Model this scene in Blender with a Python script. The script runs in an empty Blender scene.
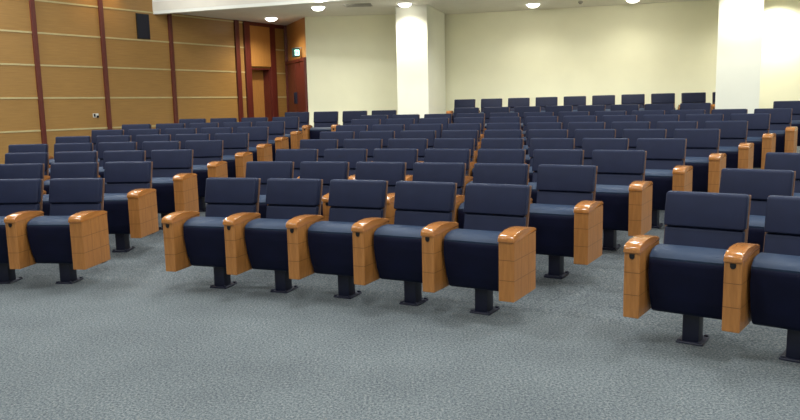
import bpy, bmesh, math, random
from mathutils import Vector, Matrix
random.seed(7)
COL = bpy.context.scene.collection
PI = math.pi
def rad(a): return a*PI/180

# ------------------------------------------------------------------ materials
def lin(c):
    return tuple(((v/255)/12.92 if v/255 <= .04045 else ((v/255+.055)/1.055)**2.4) for v in c)+(1,)
class NT:
    def __init__(s, name):
        s.m = bpy.data.materials.new(name); s.m.use_nodes = True
        s.t = s.m.node_tree; s.b = s.t.nodes['Principled BSDF']
    def n(s, typ, **kw):
        o = s.t.nodes.new(typ)
        for k, v in kw.items():
            if k in o.inputs.keys(): o.inputs[k].default_value = v
            else: setattr(o, k, v)
        return o
    def l(s, a, b): s.t.links.new(a, b)
    def coords(s, scale=(1,1,1), src='Object'):
        c = s.n('ShaderNodeTexCoord'); mp = s.n('ShaderNodeMapping'); mp.inputs['Scale'].default_value = scale
        s.l(c.outputs[src], mp.inputs['Vector']); return mp.outputs['Vector']
    def noise(s, vec, scale, detail=3, rough=.5):
        o = s.n('ShaderNodeTexNoise'); o.inputs['Scale'].default_value = scale
        o.inputs['Detail'].default_value = detail; o.inputs['Roughness'].default_value = rough
        s.l(vec, o.inputs['Vector']); return o.outputs['Fac']
    def ramp(s, fac, stops):
        r = s.n('ShaderNodeValToRGB'); e = r.color_ramp.elements
        e[0].position, e[0].color = stops[0]; e[1].position, e[1].color = stops[1]
        for p, c in stops[2:]:
            x = e.new(p); x.color = c
        s.l(fac, r.inputs['Fac']); return r.outputs['Color']
    def bump(s, fac, strength, dist=.01):
        b = s.n('ShaderNodeBump'); b.inputs['Strength'].default_value = strength; b.inputs['Distance'].default_value = dist
        s.l(fac, b.inputs['Height']); s.l(b.outputs['Normal'], s.b.inputs['Normal'])
    def set(s, **kw):
        for k, v in kw.items(): s.b.inputs[k.replace('_', ' ')].default_value = v
        return s
def plain(name, c, rough=.6, var=.06, scale=9, **kw):
    t = NT(name); a = lin(c)
    f = t.noise(t.coords(), scale)
    d = tuple(min(1, x*(1+var)) for x in a[:3])+(1,); e = tuple(x*(1-var) for x in a[:3])+(1,)
    t.l(t.ramp(f, [(.3, e), (.7, d)]), t.b.inputs['Base Color']); t.set(Roughness=rough, **kw)
    return t.m
def wood(name, c0, c1, axis, rough, scale=5, stretch=14, grid=None, spec=.5):
    """grain runs along axis; grid = (divisions_y, y0, y1, divisions_z, z0, z1) dark joint lines"""
    t = NT(name); s = [stretch]*3; s[axis] = 1
    v = t.coords(tuple(s)); f = t.noise(v, scale, 5, .6)
    col = t.ramp(f, [(.28, lin(c0)), (.72, lin(c1))])
    if grid:
        sep = t.n('ShaderNodeSeparateXYZ'); c = t.n('ShaderNodeTexCoord'); t.l(c.outputs['Object'], sep.inputs[0])
        masks = []
        for out, vals, w in ((sep.outputs['Y'], grid[0], .0026), (sep.outputs['Z'], grid[1], .0026)):
            for val in vals:
                q = t.n('ShaderNodeMath', operation='COMPARE'); q.inputs[1].default_value = val; q.inputs[2].default_value = w
                t.l(out, q.inputs[0]); masks.append(q.outputs[0])
        acc = masks[0]
        for q in masks[1:]:
            mx = t.n('ShaderNodeMath', operation='MAXIMUM'); t.l(acc, mx.inputs[0]); t.l(q, mx.inputs[1]); acc = mx.outputs[0]
        mix = t.n('ShaderNodeMix', data_type='RGBA'); t.l(acc, mix.inputs['Factor'])
        t.l(col, mix.inputs['A']); mix.inputs['B'].default_value = lin(tuple(x*.8 for x in c0)); col = mix.outputs['Result']
    t.l(col, t.b.inputs['Base Color']); t.set(Roughness=rough); t.b.inputs['Specular IOR Level'].default_value = spec
    return t.m
def emit(name, c, strength):
    t = NT(name); t.set(Base_Color=lin(c), Emission_Color=lin(c), Emission_Strength=strength); return t.m

def carpet():
    t = NT('carpet'); v = t.coords()
    a = t.noise(v, 70, 3, .85); b = t.noise(v, 1.1, 3)
    c1 = t.ramp(a, [(.38, lin((75, 81, 86))), (.5, lin((104, 110, 112))), (.62, lin((137, 139, 135)))])
    c2 = t.ramp(b, [(.3, lin((228, 228, 230))), (.7, lin((255, 255, 255)))])
    m = t.n('ShaderNodeMix', data_type='RGBA', blend_type='MULTIPLY'); m.inputs['Factor'].default_value = 1
    t.l(c1, m.inputs['A']); t.l(c2, m.inputs['B']); t.l(m.outputs['Result'], t.b.inputs['Base Color'])
    t.set(Roughness=.95); t.b.inputs['Specular IOR Level'].default_value = .1
    t.bump(a, .35, .006); return t.m
def upholstery(name, c0, c1, rough, spec):
    t = NT(name); v = t.coords(); f = t.noise(v, 160, 2); g = t.noise(v, 6, 2)
    t.l(t.ramp(g, [(.3, lin(c0)), (.7, lin(c1))]), t.b.inputs['Base Color'])
    t.set(Roughness=rough); t.b.inputs['Specular IOR Level'].default_value = spec
    t.b.inputs['Sheen Weight'].default_value = .12; t.b.inputs['Sheen Tint'].default_value = lin((120, 150, 190))
    t.bump(f, .12, .002); return t.m

ZL = [.19+.425/3, .19+.85/3]; YL = [-.379+.41/3, -.379+.82/3]
M = dict(
    carpet=carpet(),
    fabric=upholstery('lit_navy_upholstery', (27, 42, 64), (32, 48, 72), .58, .35),  # seat tops: light from above put into a paler navy than the backs
    fabric_back=upholstery('navy_back_upholstery', (18, 24, 49), (23, 30, 57), .6, .25),
    shell=upholstery('shaded_navy_shell', (9, 11, 34), (12, 15, 42), .65, .15),  # tipped seat underside: its shade put into a darker navy
    panel=wood('honey_wood_panel', (148, 96, 48), (176, 118, 62), 2, .4, 6, 9, (YL, ZL)),
    cap=wood('polished_wood_cap', (158, 98, 46), (184, 122, 64), 1, .18, 7, 10, None, .8),
    ply=wood('plywood_edge', (104, 74, 58), (124, 90, 70), 2, .6),
    metal=plain('dark_navy_metal', (14, 18, 42), .5),
    black=plain('black_plastic', (12, 12, 16), .4),
    wallwood=wood('wall_veneer', (148, 110, 58), (168, 126, 68), 0, .42, 2.4, 22),
    doorwood=wood('door_veneer', (166, 114, 56), (184, 130, 68), 2, .42, 3, 14),
    redwood=wood('dark_red_wood', (84, 32, 26), (102, 44, 34), 2, .35, 3, 14),
    strip=plain('pale_strip', (190, 174, 126), .5),
    cream=plain('cream_wall_paint', (238, 236, 208), .8, .02, 2),
    colpaint=plain('column_paint', (236, 236, 222), .75, .02, 2),
    ceil=plain('ceiling_paint', (232, 228, 216), .9, .03, 3),
    fascia=plain('fascia_paint', (244, 246, 238), .8, .02, 2),
    rim=plain('white_rim', (235, 235, 230), .4),
    lens=emit('downlight_lens', (255, 252, 240), 9),
    vent=plain('vent_grey', (168, 165, 156), .6),
    signg=plain('sign_dark_green', (8, 46, 42), .4),
    signw=emit('sign_glow', (190, 255, 240), 2.2),
    outlet=plain('outlet_white', (225, 222, 214), .4),
    grille=plain('speaker_grille', (14, 16, 34), .7, .3, 60),
    steel=plain('brushed_steel', (150, 150, 150), .3, Metallic=.9),
)

# ------------------------------------------------------------------ mesh helpers
def link(name, bm, mat, parent=None, smooth=False):
    me = bpy.data.meshes.new(name)
    bmesh.ops.recalc_face_normals(bm, faces=bm.faces[:])
    bm.to_mesh(me); bm.free(); me.materials.append(mat)
    if smooth:
        for p in me.polygons: p.use_smooth = True
        try: me.set_sharp_from_angle(angle=rad(40))
        except Exception: pass
    o = bpy.data.objects.new(name, me); COL.objects.link(o)
    if parent: o.parent = parent
    return o
def bevel_all(bm, w, seg=2):
    if w > 0:
        bmesh.ops.bevel(bm, geom=bm.edges[:], offset=w, segments=seg, profile=.6, affect='EDGES', clamp_overlap=True)
def merge(dst, src):
    me = bpy.data.meshes.new('tmp'); src.to_mesh(me); src.free(); dst.from_mesh(me); bpy.data.meshes.remove(me)
def box(x0, x1, y0, y1, z0, z1, bev=0, seg=2, into=None):
    bm = bmesh.new()
    v = [bm.verts.new((x, y, z)) for z in (z0, z1) for x, y in ((x0, y0), (x1, y0), (x1, y1), (x0, y1))]
    for f in ((3, 2, 1, 0), (4, 5, 6, 7), (0, 1, 5, 4), (1, 2, 6, 5), (2, 3, 7, 6), (3, 0, 4, 7)):
        bm.faces.new([v[i] for i in f])
    bevel_all(bm, bev, seg)
    if into is not None: merge(into, bm); return into
    return bm
def prism_yz(prof, x0, x1, bev=0, seg=2, into=None):
    """profile in (y,z) extruded along x"""
    bm = bmesh.new()
    a = [bm.verts.new((x0, y, z)) for y, z in prof]; b = [bm.verts.new((x1, y, z)) for y, z in prof]
    n = len(prof); bm.faces.new(a[::-1]); bm.faces.new(b)
    for i in range(n): bm.faces.new((a[i], a[(i+1) % n], b[(i+1) % n], b[i]))
    if bev:
        ed = [e for e in bm.edges if abs(e.verts[0].co.x-e.verts[1].co.x) < 1e-6]
        bmesh.ops.bevel(bm, geom=ed, offset=bev, segments=seg, profile=.6, affect='EDGES', clamp_overlap=True)
    if into is not None: merge(into, bm); return into
    return bm
def prism_xy(pts, z0, z1, into=None):
    bm = bmesh.new(); n = len(pts)
    a = [bm.verts.new((x, y, z0)) for x, y in pts]; b = [bm.verts.new((x, y, z1)) for x, y in pts]
    bm.faces.new(a[::-1]); bm.faces.new(b)
    for i in range(n): bm.faces.new((a[i], a[(i+1) % n], b[(i+1) % n], b[i]))
    if into is not None: merge(into, bm); return into
    return bm
def lathe(prof, seg=32):
    bm = bmesh.new(); rings = []
    for r, z in prof:
        rings.append([bm.verts.new((r*math.cos(2*PI*i/seg), r*math.sin(2*PI*i/seg), z)) for i in range(seg)] if r > 1e-6 else [bm.verts.new((0, 0, z))])
    for a, b in zip(rings, rings[1:]):
        for i in range(seg):
            j = (i+1) % seg
            if len(a) == 1 and len(b) == 1: continue
            if len(a) == 1: bm.faces.new((a[0], b[i], b[j]))
            elif len(b) == 1: bm.faces.new((a[i], a[j], b[0]))
            else: bm.faces.new((a[i], a[j], b[j], b[i]))
    return bm
def thing(name, label, cat, loc=(0, 0, 0), rz=0, group=None):
    o = bpy.data.objects.new(name, None); COL.objects.link(o); o.empty_display_size = .1
    o.location = loc; o.rotation_euler = (0, 0, rz); o['label'] = label; o['category'] = cat
    if group: o['group'] = group
    return o
def struct(name, bm, mat, loc=(0, 0, 0), rz=0, smooth=False):
    o = link(name, bm, mat, None, smooth); o.location = loc; o.rotation_euler = (0, 0, rz); o['kind'] = 'structure'
    return o

# ------------------------------------------------------------------ layout of the hall (metres)
CX, CY = -4.505, -3.844            # centre of the seating arcs
R1, RAKE, RFLAT = 10.551, .061, 22.9
PITCH = .60
def floor_z(x, y):
    r = math.hypot(x-CX, y-CY)
    return RAKE*min(max(0, r-R1), RFLAT-R1)
CEIL, HIGH = 3.82, 5.3
WA = rad(34.654); W0 = Vector((-17.6, 0, 0)); WD = Vector((math.sin(WA), math.cos(WA), 0)); WRZ = PI/2-WA
def on_wall(t, off=0): # off = metres into the room
    return W0+WD*t+Vector((math.cos(WA), -math.sin(WA), 0))*off
K = on_wall(25.52)                 # far left corner
E = Vector((-2.30, 19.10, 0))      # end of the exit wall
YF = -4.2                          # wall behind the camera
XR = 14.0
def back_y(x): return 19.15-.272*(x-1.64)

# floor: flat in front of the first row, then a gentle ramp
bm = bmesh.new(); rs = [0.01, 3, 6, 8, 9.5, 10.2, R1, 10.9, 12, 13.5, 15, 17, 19, 21, RFLAT, 24, 27, 31]
NA = 120; rings = []
for r in rs:
    z = RAKE*min(max(0, r-R1), RFLAT-R1)
    rings.append([bm.verts.new((CX+r*math.sin(a), CY+r*math.cos(a), z)) for a in [rad(-105+210*i/NA) for i in range(NA+1)]])
for a, b in zip(rings, rings[1:]):
    for i in range(NA): bm.faces.new((a[i], a[i+1], b[i+1], b[i]))
struct('floor', bm, M['carpet'], smooth=True)

# ceilings and the fascia between the high front part and the low back part
FA, FB = Vector((-5.5, 17.32)), Vector((XR+.3, 10.63))
bm = bmesh.new()
prism_xy([FA+Vector((-1.2, .4)), FB, (XR+.3, 23), (-8, 23)], CEIL, CEIL+.2, into=bm)
struct('ceiling', bm, M['ceil'])
struct('ceiling_high', prism_xy([(-22, YF-.2), (XR+.3, YF-.2), FB+Vector((0, .05)), FA+Vector((-1.2, .45)), (-8, 20)], HIGH, HIGH+.2), M['ceil'])
d = (FB-FA).normalized(); nrm = Vector((d.y, -d.x))
p0 = FA-d*.9
struct('trim_fascia', prism_xy([p0, FB, FB-nrm*.12, p0-nrm*.12], CEIL-.07, HIGH), M['fascia'])

# left wall, built in its own frame: x along the wall, -y faces the room
bm = bmesh.new()
box(-5.5, 24.08, 0, .45, -.1, HIGH, into=bm)
box(24.08, 24.82, 0, .45, 2.62, HIGH, into=bm)
box(24.82, 25.6, 0, .45, -.1, HIGH, into=bm)
struct('wall_left', bm, M['wallwood'], W0, WRZ)
n = 1
def wtrim(bm, mat):
    global n
    o = struct('trim_%d' % n, bm, mat, W0, WRZ); n += 1; return o
for z in (4.43, 3.78, 3.14, 2.50, 1.845, 1.19, .55):
    for a, b in ((-5.4, 23.9),) if z < 4 else ((-5.4, 21.0),):
        wtrim(box(a, b, -.012, .01, z-.016, z+.016), M['strip'])
    if z < 3.5 and z > .8: wtrim(box(25.02, 25.5, -.012, .01, z-.016, z+.016), M['strip'])
for t0, t1, dp in ((13.66, 13.76, .05), (15.16, 15.26, .05), (16.66, 16.76, .05), (18.165, 18.26, .05), (19.685, 19.78, .05), (21.49, 21.585, .05)):
    wtrim(box(t0, t1, -dp, .01, -.05, HIGH if t1 < 21 else 3.82, .006), M['redwood'])
wtrim(box(23.57, 23.71, -.05, .01, 0, CEIL, .006), M['redwood'])
wtrim(box(23.88, 24.08, -.06, .01, 0, CEIL, .006), M['redwood'])
wtrim(box(24.82, 25.02, -.06, .01, 0, CEIL, .006), M['redwood'])
wtrim(box(24.08, 24.84, -.03, .01, CEIL-.1, CEIL), M['redwood'])
wtrim(box(25.02, 25.52, -.03, .01, CEIL-.1, CEIL), M['redwood'])
# door and the panel over it
def root(name, kind, loc, rz):
    o = bpy.data.objects.new(name, None); COL.objects.link(o); o.location = loc; o.rotation_euler = (0, 0, rz); o['kind'] = kind; return o
dr = root('door_1', 'structure', on_wall(24.08), WRZ)
link('door_leaf', box(.03, .71, .24, .29, .7, 2.58), M['doorwood'], dr)
bm = box(0, .03, .0, .4, .7, 2.62); box(.71, .74, .0, .4, .7, 2.62, into=bm); box(.03, .71, .0, .4, 2.58, 2.62, into=bm)
link('door_frame', bm, M['redwood'], dr)
bm = box(.10, .12, .21, .25, 1.70, 1.72); box(.09, .22, .195, .215, 1.695, 1.725, into=bm)
link('door_handle', bm, M['steel'], dr)
link('door_header_panel', box(0, .74, -.05, .0, 2.66, CEIL-.1, .006), M['doorwood'], dr)

# exit wall: short wall between the left wall and the cream wall, with a dark red double door
ev = (E-K); el = ev.length; erz = math.atan2(ev.y, ev.x)
struct('wall_exit', box(-.2, el, 0, .3, 0, CEIL+.1), M['doorwood'], K, erz)
dr = root('door_2', 'structure', K, erz)
h = (el-.16)/2
for i in range(2):
    x0 = .1+i*h
    lf = link('door_leaf', box(x0+.006, x0+h-.006, -.05, 0, .74, 2.74, .004), M['redwood'], dr)
    hx = x0+h-.07 if i == 0 else x0+.07
    link('door_handle', box(hx-.012, hx+.012, -.10, -.05, 1.65, 1.95, .004), M['metal'], lf)
bm = box(0, .1, -.08, .0, .72, CEIL); box(el-.06, el, -.08, 0, .72, 2.78, into=bm); box(.1, el-.06, -.07, 0, 2.74, 2.82, into=bm)
link('door_frame', bm, M['redwood'], dr)

# cream back walls, columns, right and front walls
struct('wall_back_left', prism_xy([(-2.31, 19.05), (.30, 18.97), (.30, 19.35), (-2.31, 19.35)], 0, CEIL+.1), M['cream'])
struct('wall_back', prism_xy([(.25, back_y(.25)), (XR+.2, back_y(XR+.2)), (XR+.2, back_y(XR+.2)+.3), (.25, back_y(.25)+.3)], 0, CEIL+.1), M['cream'])
struct('wall_right', box(XR, XR+.25, YF, back_y(XR)+.1, -.1, HIGH), M['cream'])
struct('wall_front', box(-22, XR, YF-.25, YF, -.1, HIGH), M['cream'])
def column(name, x, y, w, dep, yaw):
    c, s = math.cos(yaw), math.sin(yaw)
    pts = [(0, 0), (w, 0), (w, dep), (0, dep)]
    return struct(name, prism_xy([(x+a*c+b*s, y-a*s+b*c) for a, b in pts], 0, CEIL+.1), M['colpaint'])
column('column_left', .0, 17.45, .75, 1.9, rad(16))
cp = column('column_right', 6.42, 14.9, .80, .85, rad(24))

# ------------------------------------------------------------------ the chair
HW = .232
SHELL = [(.0, .195), (-.160, .188), (-.190, .205), (-.220, .29), (-.246, .39), (-.262, .46), (-.271, .53), (-.262, .556), (.01, .556), (.012, .40), (.0, .25)]
CUSH = [(-.262, .548), (-.264, .562), (-.246, .582), (-.205, .597), (-.13, .611), (-.05, .609), (.0, .592), (.015, .57), (.012, .548)]
def back_y_at(z): return .045+(z-.38)*.24           # front surface of the backrest
def slab(z0, z1, f, b, hw, bev):                     # cushion following the backrest's slope
    pr = [(back_y_at(z0)-f, z0), (back_y_at(z0)+b, z0), (back_y_at(z1)+b, z1), (back_y_at(z1)-f, z1)]
    bm = prism_yz(pr, -hw, hw); bevel_all(bm, bev, 3); return bm
def cap_bm(x, hw, yb):
    top = [(-.390, .600), (-.395, .620), (-.384, .640), (-.35, .655), (-.27, .664), (-.18, .666), (-.08, .660), (.0, .648), (yb+.004, .634)]
    pr = top+[(yb+.004, .612), (-.37, .612), (-.39, .600)]
    return prism_yz(pr, x-hw, x+hw, .012, 2)
def make_arm(parent, x, end):
    hw, yb = (.057, .045) if end else (.049, .031)
    a = link('armrest', box(x-hw, x+hw, -.382, yb, .185, .616, .004, 1), M['panel'], parent)
    link('armrest_cap', cap_bm(x, hw+.0025, yb), M['cap'], a, True)
    if not end:
        pr = [(x-.016, .592), (x+.016, .592), (x+.016, .572), (x+.008, .560), (x-.008, .560), (x-.016, .572)]
        bm = bmesh.new(); f = [bm.verts.new((px, -.386, pz)) for px, pz in pr]; g = [bm.verts.new((px, -.374, pz)) for px, pz in pr]
        bm.faces.new(f); bm.faces.new(g[::-1])
        for i in range(6): bm.faces.new((f[i], f[(i+1) % 6], g[(i+1) % 6], g[i]))
        link('armrest_latch', bm, M['black'], a)
    bm = box(x-.03, x+.03, -.05, .02, .168, .191, .004, 1)
    link('armrest_foot', bm, M['black'], a)
    return a
def make_chair():
    t = thing('auditorium_chair', '', 'chair')
    p = link('pedestal', box(-.052, .052, -.125, -.01, .0, .26, .012, 2), M['metal'], t, True)
    bm = box(-.082, .082, -.155, .045, -.012, .012, .005, 1)
    for sx in (-.063, .063):
        for sy in (-.14, .03): box(sx-.012, sx+.012, sy-.012, sy+.012, .012, .022, .003, 1, into=bm)
    link('base_plate', bm, M['metal'], p)
    bm = box(-.245, .245, -.02, .05, .235, .265, .006, 1)
    box(-.245, -.236, -.05, .08, .235, .36, .003, 1, into=bm); box(.236, .245, -.05, .08, .235, .36, .003, 1, into=bm)
    link('seat_bracket', bm, M['metal'], t)
    bm = prism_yz(SHELL, -HW, HW); bevel_all(bm, .014, 2)
    s = link('seat', prism_yz(CUSH, -HW, HW, .012, 2), M['fabric'], t, True)
    link('seat_shell', bm, M['shell'], s, True)
    b = link('backrest', slab(.33, .70, .0, .055, .245, .02), M['fabric_back'], t, True)
    link('headrest', slab(.702, .926, .018, .055, .252, .022), M['fabric_back'], t, True)
    link('back_shell', slab(.30, .918, -.057, .067, .257, .003), M['ply'], t)
    make_arm(t, -.30, False)
    return t
def copy_tree(o, parent=None):
    c = o.copy(); COL.objects.link(c); c.parent = parent
    for ch in o.children: copy_tree(ch, c)
    return c
PROTO = make_chair()
holder = bpy.data.objects.new('holder', None); COL.objects.link(holder)
ENDARM = make_arm(holder, .304, True)
used = [False]
def place(R, th, label, group, end=False, th_face=None, pos=None):
    if pos is None: pos = (CX+R*math.sin(th), CY+R*math.cos(th))
    if not used[0]: o = PROTO; used[0] = True
    else: o = copy_tree(PROTO)
    o.location = (pos[0], pos[1], floor_z(*pos)); o.rotation_euler = (0, 0, -(th if th_face is None else th_face))
    o['label'] = label; o['group'] = group
    ends.append((o, end)); return o
ends = []
ORD = ['', 'first', 'second', 'third', 'fourth', 'fifth', 'sixth', 'seventh', 'eighth', 'ninth', 'tenth', 'eleventh', 'twelfth']
ROW = {1: 'front row', **{i: ORD[i]+' row' for i in range(2, 10)}, 10: 'back row'}
tC = {1: 14.613, 2: 14.076, 3: 13.551, 4: 13.148, 5: 12.830, 6: 12.539, 7: 12.288, 8: 12.06}
tL = {1: 9.607, 2: 9.224, 3: 9.177, 4: 8.975, 5: 8.925, 6: 8.754, 7: 8.617, 8: 8.50}
tR = {1: 35.67, 2: 36.18, 3: 36.78}
def Rn(k): return R1+(k-1)*1.06-.003*(k-1)**2
ADJ = {('C', 1): (0, 0, 1.07), ('C', 2): (0, 0, .33), ('C', 7): (.03, .10, 0), ('L', 1): (0, 0, -.74), ('L', 2): (-.02, .06, -1.9), ('L', 3): (-.02, .06, -1.1), ('L', 4): (-.01, .04, -1.3), ('R', 1): (.01, .02, -2.2), ('R', 2): (.01, .03, 1.1)}
def block_place(b, k, R, th, mid, label, group, end):
    # each block sits a touch rotated about its own middle
    dx, dy, a = ADJ.get((b, k), (0, 0, 0)); a = rad(a)
    v = Vector((R*math.sin(th)-R*math.sin(mid), R*math.cos(th)-R*math.cos(mid)))
    v = Vector((v.x*math.cos(a)+v.y*math.sin(a), -v.x*math.sin(a)+v.y*math.cos(a)))
    p = (CX+R*math.sin(mid)+v.x+dx, CY+R*math.cos(mid)+v.y+dy)
    place(R, th, label, group, end, th+a, p)
NL = {1: 2, 2: 3, 3: 4, 4: 5, 5: 5, 6: 5, 7: 5, 8: 4}
for k in range(1, 9):
    R = Rn(k); st = PITCH/R
    N = k+4
    for i in range(N):                                   # middle block
        end = i == N-1
        if i == 0: w = 'navy auditorium chair, leftmost in the %s of the middle block' % ROW[k]
        elif end: w = 'navy chair with wooden end panel at right end of middle block, %s' % ROW[k]
        elif i == 1 or i < N/2: w = 'navy auditorium chair, %s from left in the %s of the middle block' % (ORD[i+1], ROW[k])
        else: w = 'navy auditorium chair, %s from right end in the %s of the middle block' % (ORD[N-i], ROW[k])
        block_place('C', k, R, rad(tC[k])+(i+.5)*st, rad(tC[k])+N/2*st, w, 'middle block chairs, '+ROW[k], end)
    for i in range(1, NL[k]+1):                          # left block, counted from its aisle end
        if i == 1: w = 'navy chair with wooden end panel at aisle end of left block, %s' % ROW[k]
        else: w = 'navy auditorium chair, %s from the aisle in the %s of the left block' % (ORD[i], ROW[k])
        block_place('L', k, R, rad(tL[k])-(i-.5)*st, rad(tL[k])-NL[k]/2*st, w, 'left block chairs, '+ROW[k], i == 1)
    if k < 4:
        for i in range(2 if k == 1 else 1):
            w = ('navy chair at left aisle end of right block, %s' if i == 0 else 'navy auditorium chair, second from left in right block, %s') % ROW[k]
            block_place('R', k, R, rad(tR[k])+(i+.5)*st, rad(tR[k])+st, w, 'right block chairs', i == (1 if k == 1 else 0))
for i, th in enumerate((7.17, 9.0, 10.82, 12.64)):
    w = 'navy chair in ninth row before cream wall, left of left column, %s from left' % ORD[i+1]
    place(19.1, rad(th), w, 'ninth row chairs left of the left column', i == 3)
for i in range(8):
    w = 'navy chair in ninth row between the two columns, %s from left' % ORD[i+1]
    place(19.38, rad(17.5+1.79*i), w, 'ninth row chairs between the columns', i == 7)
place(19.45, rad(34.39), 'navy chair in ninth row, right of the right column', 'ninth row chair right of the right column', True)
for i in range(10):
    f = i/8; a = rad(14.9)
    x, y = 1.63+(6.66-1.63)*f-.18*math.sin(a), 17.93+(16.59-17.93)*f-.18*math.cos(a)
    w = 'navy chair in back row against cream wall, %s from left' % ORD[i+1]
    if i == 9: w = 'navy chair in back row mostly hidden by the right column'
    place(0, a, w, 'back row chairs', i == 9, None, (x, y))
first_end = True
for o, e in ends:
    if e:
        if first_end: ENDARM.parent = o; arm = ENDARM; first_end = False
        else: copy_tree(ENDARM, o)
bpy.data.objects.remove(holder)

# ------------------------------------------------------------------ things on walls and ceiling
sp = thing('wall_speaker', 'dark slim loudspeaker box mounted high on the wood veneer wall', 'speaker', on_wall(20.62), WRZ)
link('cabinet', box(0, .33, -.04, 0, 3.17, 3.73, .006), M['black'], sp)
link('grille', box(.015, .315, -.048, -.039, 3.185, 3.715, .003), M['grille'], sp)
ot = thing('wall_outlet', 'small white outlet plate low on the wood veneer wall', 'outlet', on_wall(19.36), WRZ)
link('plate', box(0, .13, -.015, 0, 1.425, 1.51, .004), M['outlet'], ot)
link('socket', box(.012, .055, -.022, -.014, 1.44, 1.50, .003), M['black'], ot)
link('plug', box(.075, .115, -.05, -.014, 1.415, 1.465, .006), M['black'], ot)

# exit sign on a bracket
sx = Vector((-2.63, 19.51, 2.85))
es = thing('exit_sign', 'small glowing green exit sign above the dark red double door', 'sign', sx, rad(6))
link('sign_box', box(-.10, .10, -.03, .03, 0, .23, .006), M['signg'], es)
pb = link('sign_panel', box(-.03, .085, -.034, -.028, .045, .185), M['signw'], es)
bm = box(-.018, -.002, -.037, -.033, .06, .17)                     # door shape
for p, q, w in (((.030, .150), (.030, .110), .010), ((.030, .11), (.048, .068), .007), ((.030, .11), (.014, .072), .007), ((.03, .14), (.055, .12), .006), ((.03, .14), (.010, .118), .006)):
    dx, dz = q[0]-p[0], q[1]-p[1]; L = math.hypot(dx, dz); ux, uz = -dz/L*w, dx/L*w
    v = []
    for yy in (-.037, -.033):
        v += [bm.verts.new((p[0]+ux, yy, p[1]+uz)), bm.verts.new((p[0]-ux, yy, p[1]-uz)), bm.verts.new((q[0]-ux, yy, q[1]-uz)), bm.verts.new((q[0]+ux, yy, q[1]+uz))]
    for f in ((0, 1, 2, 3), (7, 6, 5, 4), (0, 1, 5, 4), (1, 2, 6, 5), (2, 3, 7, 6), (3, 0, 4, 7)): bm.faces.new([v[i] for i in f])
box(.022, .040, -.037, -.033, .155, .173, into=bm)
link('running_person_symbol', bm, M['signg'], es)
link('bracket', box(-.015, .20, .0, .02, .228, .25), M['steel'], es)

LIGHTS = [(-3.18, 19.15, 'white round downlight in the ceiling before the wooden doors, leftmost'),
          (-1.78, 17.29, 'white round downlight in the ceiling above the cream wall, left of the left column'),
          (.21, 17.02, 'white round downlight in the ceiling right in front of the left column'),
          (3.22, 17.59, 'white round downlight in the ceiling above the back row, between the columns'),
          (5.41, 17.11, 'white round downlight at the top edge, nearest left of the right column')]
def lamp(name, kind, loc, energy, color, rot=(0, 0, 0), **kw):
    L = bpy.data.lights.new(name, kind); L.energy = energy; L.color = color
    for k, v in kw.items(): setattr(L, k, v)
    o = bpy.data.objects.new(name, L); COL.objects.link(o); o.location = loc; o.rotation_euler = rot; return o
WARM = (1, .95, .80); WHITE = (1, .98, .93); COOL = (.91, .97, 1)
def downlight(x, y, z, label, group):
    t = thing('downlight', label, 'light', (x, y, z), 0, group)
    link('rim', lathe([(.145, 0), (.15, -.012), (.175, -.016), (.185, -.006), (.185, 0)]), M['rim'], t, True)
    link('lens', lathe([(0, -.085), (.05, -.082), (.10, -.066), (.135, -.04), (.15, -.012), (.15, 0), (0, 0)]), M['lens'], t, True)
for x, y, lb in LIGHTS:
    downlight(x, y, CEIL, lb, 'downlights in the low ceiling')
ES = dict(low=80, col1=150, col2=150, high=112)
for i, (x, y, lb) in enumerate(LIGHTS):
    e = {0: 230, 1: 120, 2: ES['col1']}.get(i, ES['low'])
    lamp('downlight_lamp', 'SPOT', (x, y, CEIL-.12), e, WARM, spot_size=rad(150), spot_blend=1, shadow_soft_size=.12)
# unseen fittings of the low ceiling (outside the frame) and of the high ceiling
lamp('downlight_lamp', 'SPOT', (6.69, 14.37, CEIL-.05), ES['col2'], WARM, spot_size=rad(150), spot_blend=1, shadow_soft_size=.12)
lamp('downlight_lamp', 'SPOT', (8.62, 16.72, CEIL-.05), 380, WARM, spot_size=rad(150), spot_blend=1, shadow_soft_size=.12)
for x, y in ((-1.6, 16.0), (1.6, 15.6), (4.0, 15.2), (10.5, 13.2)):
    lamp('downlight_lamp', 'SPOT', (x, y, CEIL-.05), 230, WARM, spot_size=rad(150), spot_blend=1, shadow_soft_size=.12)
for x, y in [(-9, 6.5), (-9, 10), (-8, 13.4), (-5, 2), (-5, 5.5), (-5, 9), (-5, 12.5), (-1, -1), (-1, 3), (-1, 7), (-1, 11), (3, -1), (3, 3), (3, 6.5), (3, 10.5), (7, 2), (7, 6), (7, 9.5), (11, 4), (11, 8)]:
    lamp('ceiling_panel_lamp', 'AREA', (x, y, HIGH-.05), ES['high'], COOL, shape='DISK', size=.7)
for i in range(7):  # added spots out of view, only to brighten the fascia
    q = FA+d*(1.2+2.6*i)+nrm*1.5
    dirv = Vector((-nrm.x*1.0, -nrm.y*1.0, -.55))
    lamp('fascia_fill_lamp', 'SPOT', (q.x, q.y, 5.1), 105, WHITE, dirv.to_track_quat('-Z', 'Y').to_euler(), spot_size=rad(100), spot_blend=1, shadow_soft_size=.1)
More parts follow.
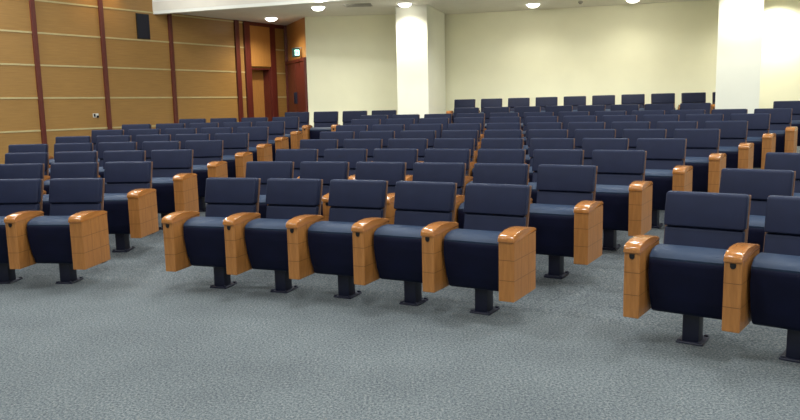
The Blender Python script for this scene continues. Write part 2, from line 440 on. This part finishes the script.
for x, y, a, e in ((-1.3, 16.3, 0, 70), (2.2, 15.9, -15, 120), (4.9, 15.3, -15, 150), (8.8, 14.2, -15, 110)):  # added spots, no fittings, to brighten the lower cream back wall
    v = Vector((math.sin(rad(-a)), math.cos(rad(-a)), -.75))
    lamp('unseen_wall_lamp', 'SPOT', (x, y, CEIL-.06), e, WARM, v.to_track_quat('-Z', 'Y').to_euler(), spot_size=rad(115), spot_blend=1, shadow_soft_size=.15)
# warm wall washers over the wood wall
for t in (19.45, 20.0):
    p = on_wall(t, .22)
    lamp('unseen_wall_lamp', 'SPOT', (p.x, p.y, 4.35), 22, (1, .70, .32), spot_size=rad(110), spot_blend=1, shadow_soft_size=.08)

vt = thing('ceiling_vent', 'grey flat air vent set in the ceiling left of the left column', 'vent', (-.86, 17.08, CEIL), rad(-4))
link('frame', box(-.32, .32, -.22, .22, -.012, .0, .004, 1), M['vent'], vt)
for i in range(6): link('slat', box(-.29, .29, -.19+i*.066, -.15+i*.066, -.022, -.011), M['vent'], vt)
sd = thing('smoke_detector', 'tiny dark smoke detector on the ceiling between two downlights', 'detector', (4.27, 17.34, CEIL))
link('base', lathe([(0, 0), (.055, 0), (.055, -.03), (0, -.03)], 20), M['vent'], sd, True)
link('sensor', lathe([(0, -.03), (.035, -.03), (.03, -.06), (0, -.065)], 20), M['vent'], sd, True)

# ------------------------------------------------------------------ world and camera
w = bpy.data.worlds.new('hall'); bpy.context.scene.world = w; w.use_nodes = True
bg = w.node_tree.nodes['Background']; bg.inputs[0].default_value = (.75, .85, 1, 1); bg.inputs[1].default_value = .05
cam = bpy.data.cameras.new('camera'); co = bpy.data.objects.new('camera', cam); COL.objects.link(co)
pt, rl = rad(8.123), rad(1.264)
fw = Vector((0, math.cos(pt), -math.sin(pt))); u0 = Vector((0, math.sin(pt), math.cos(pt))); r0 = Vector((1, 0, 0))
rt = r0*math.cos(rl)-u0*math.sin(rl); up = u0*math.cos(rl)+r0*math.sin(rl)
m = Matrix((rt, up, -fw)).transposed().to_4x4(); m.translation = (0, 0, 1.53)
co.matrix_world = m
cam.sensor_width = 36; cam.lens = 729.99/800*36; cam.clip_end = 100
sc = bpy.context.scene; sc.camera = co
sc.view_settings.view_transform = 'Standard'; sc.view_settings.look = 'None'; sc.view_settings.exposure = 0
sc.cycles.use_denoising = True
sc.cycles.max_bounces = 6
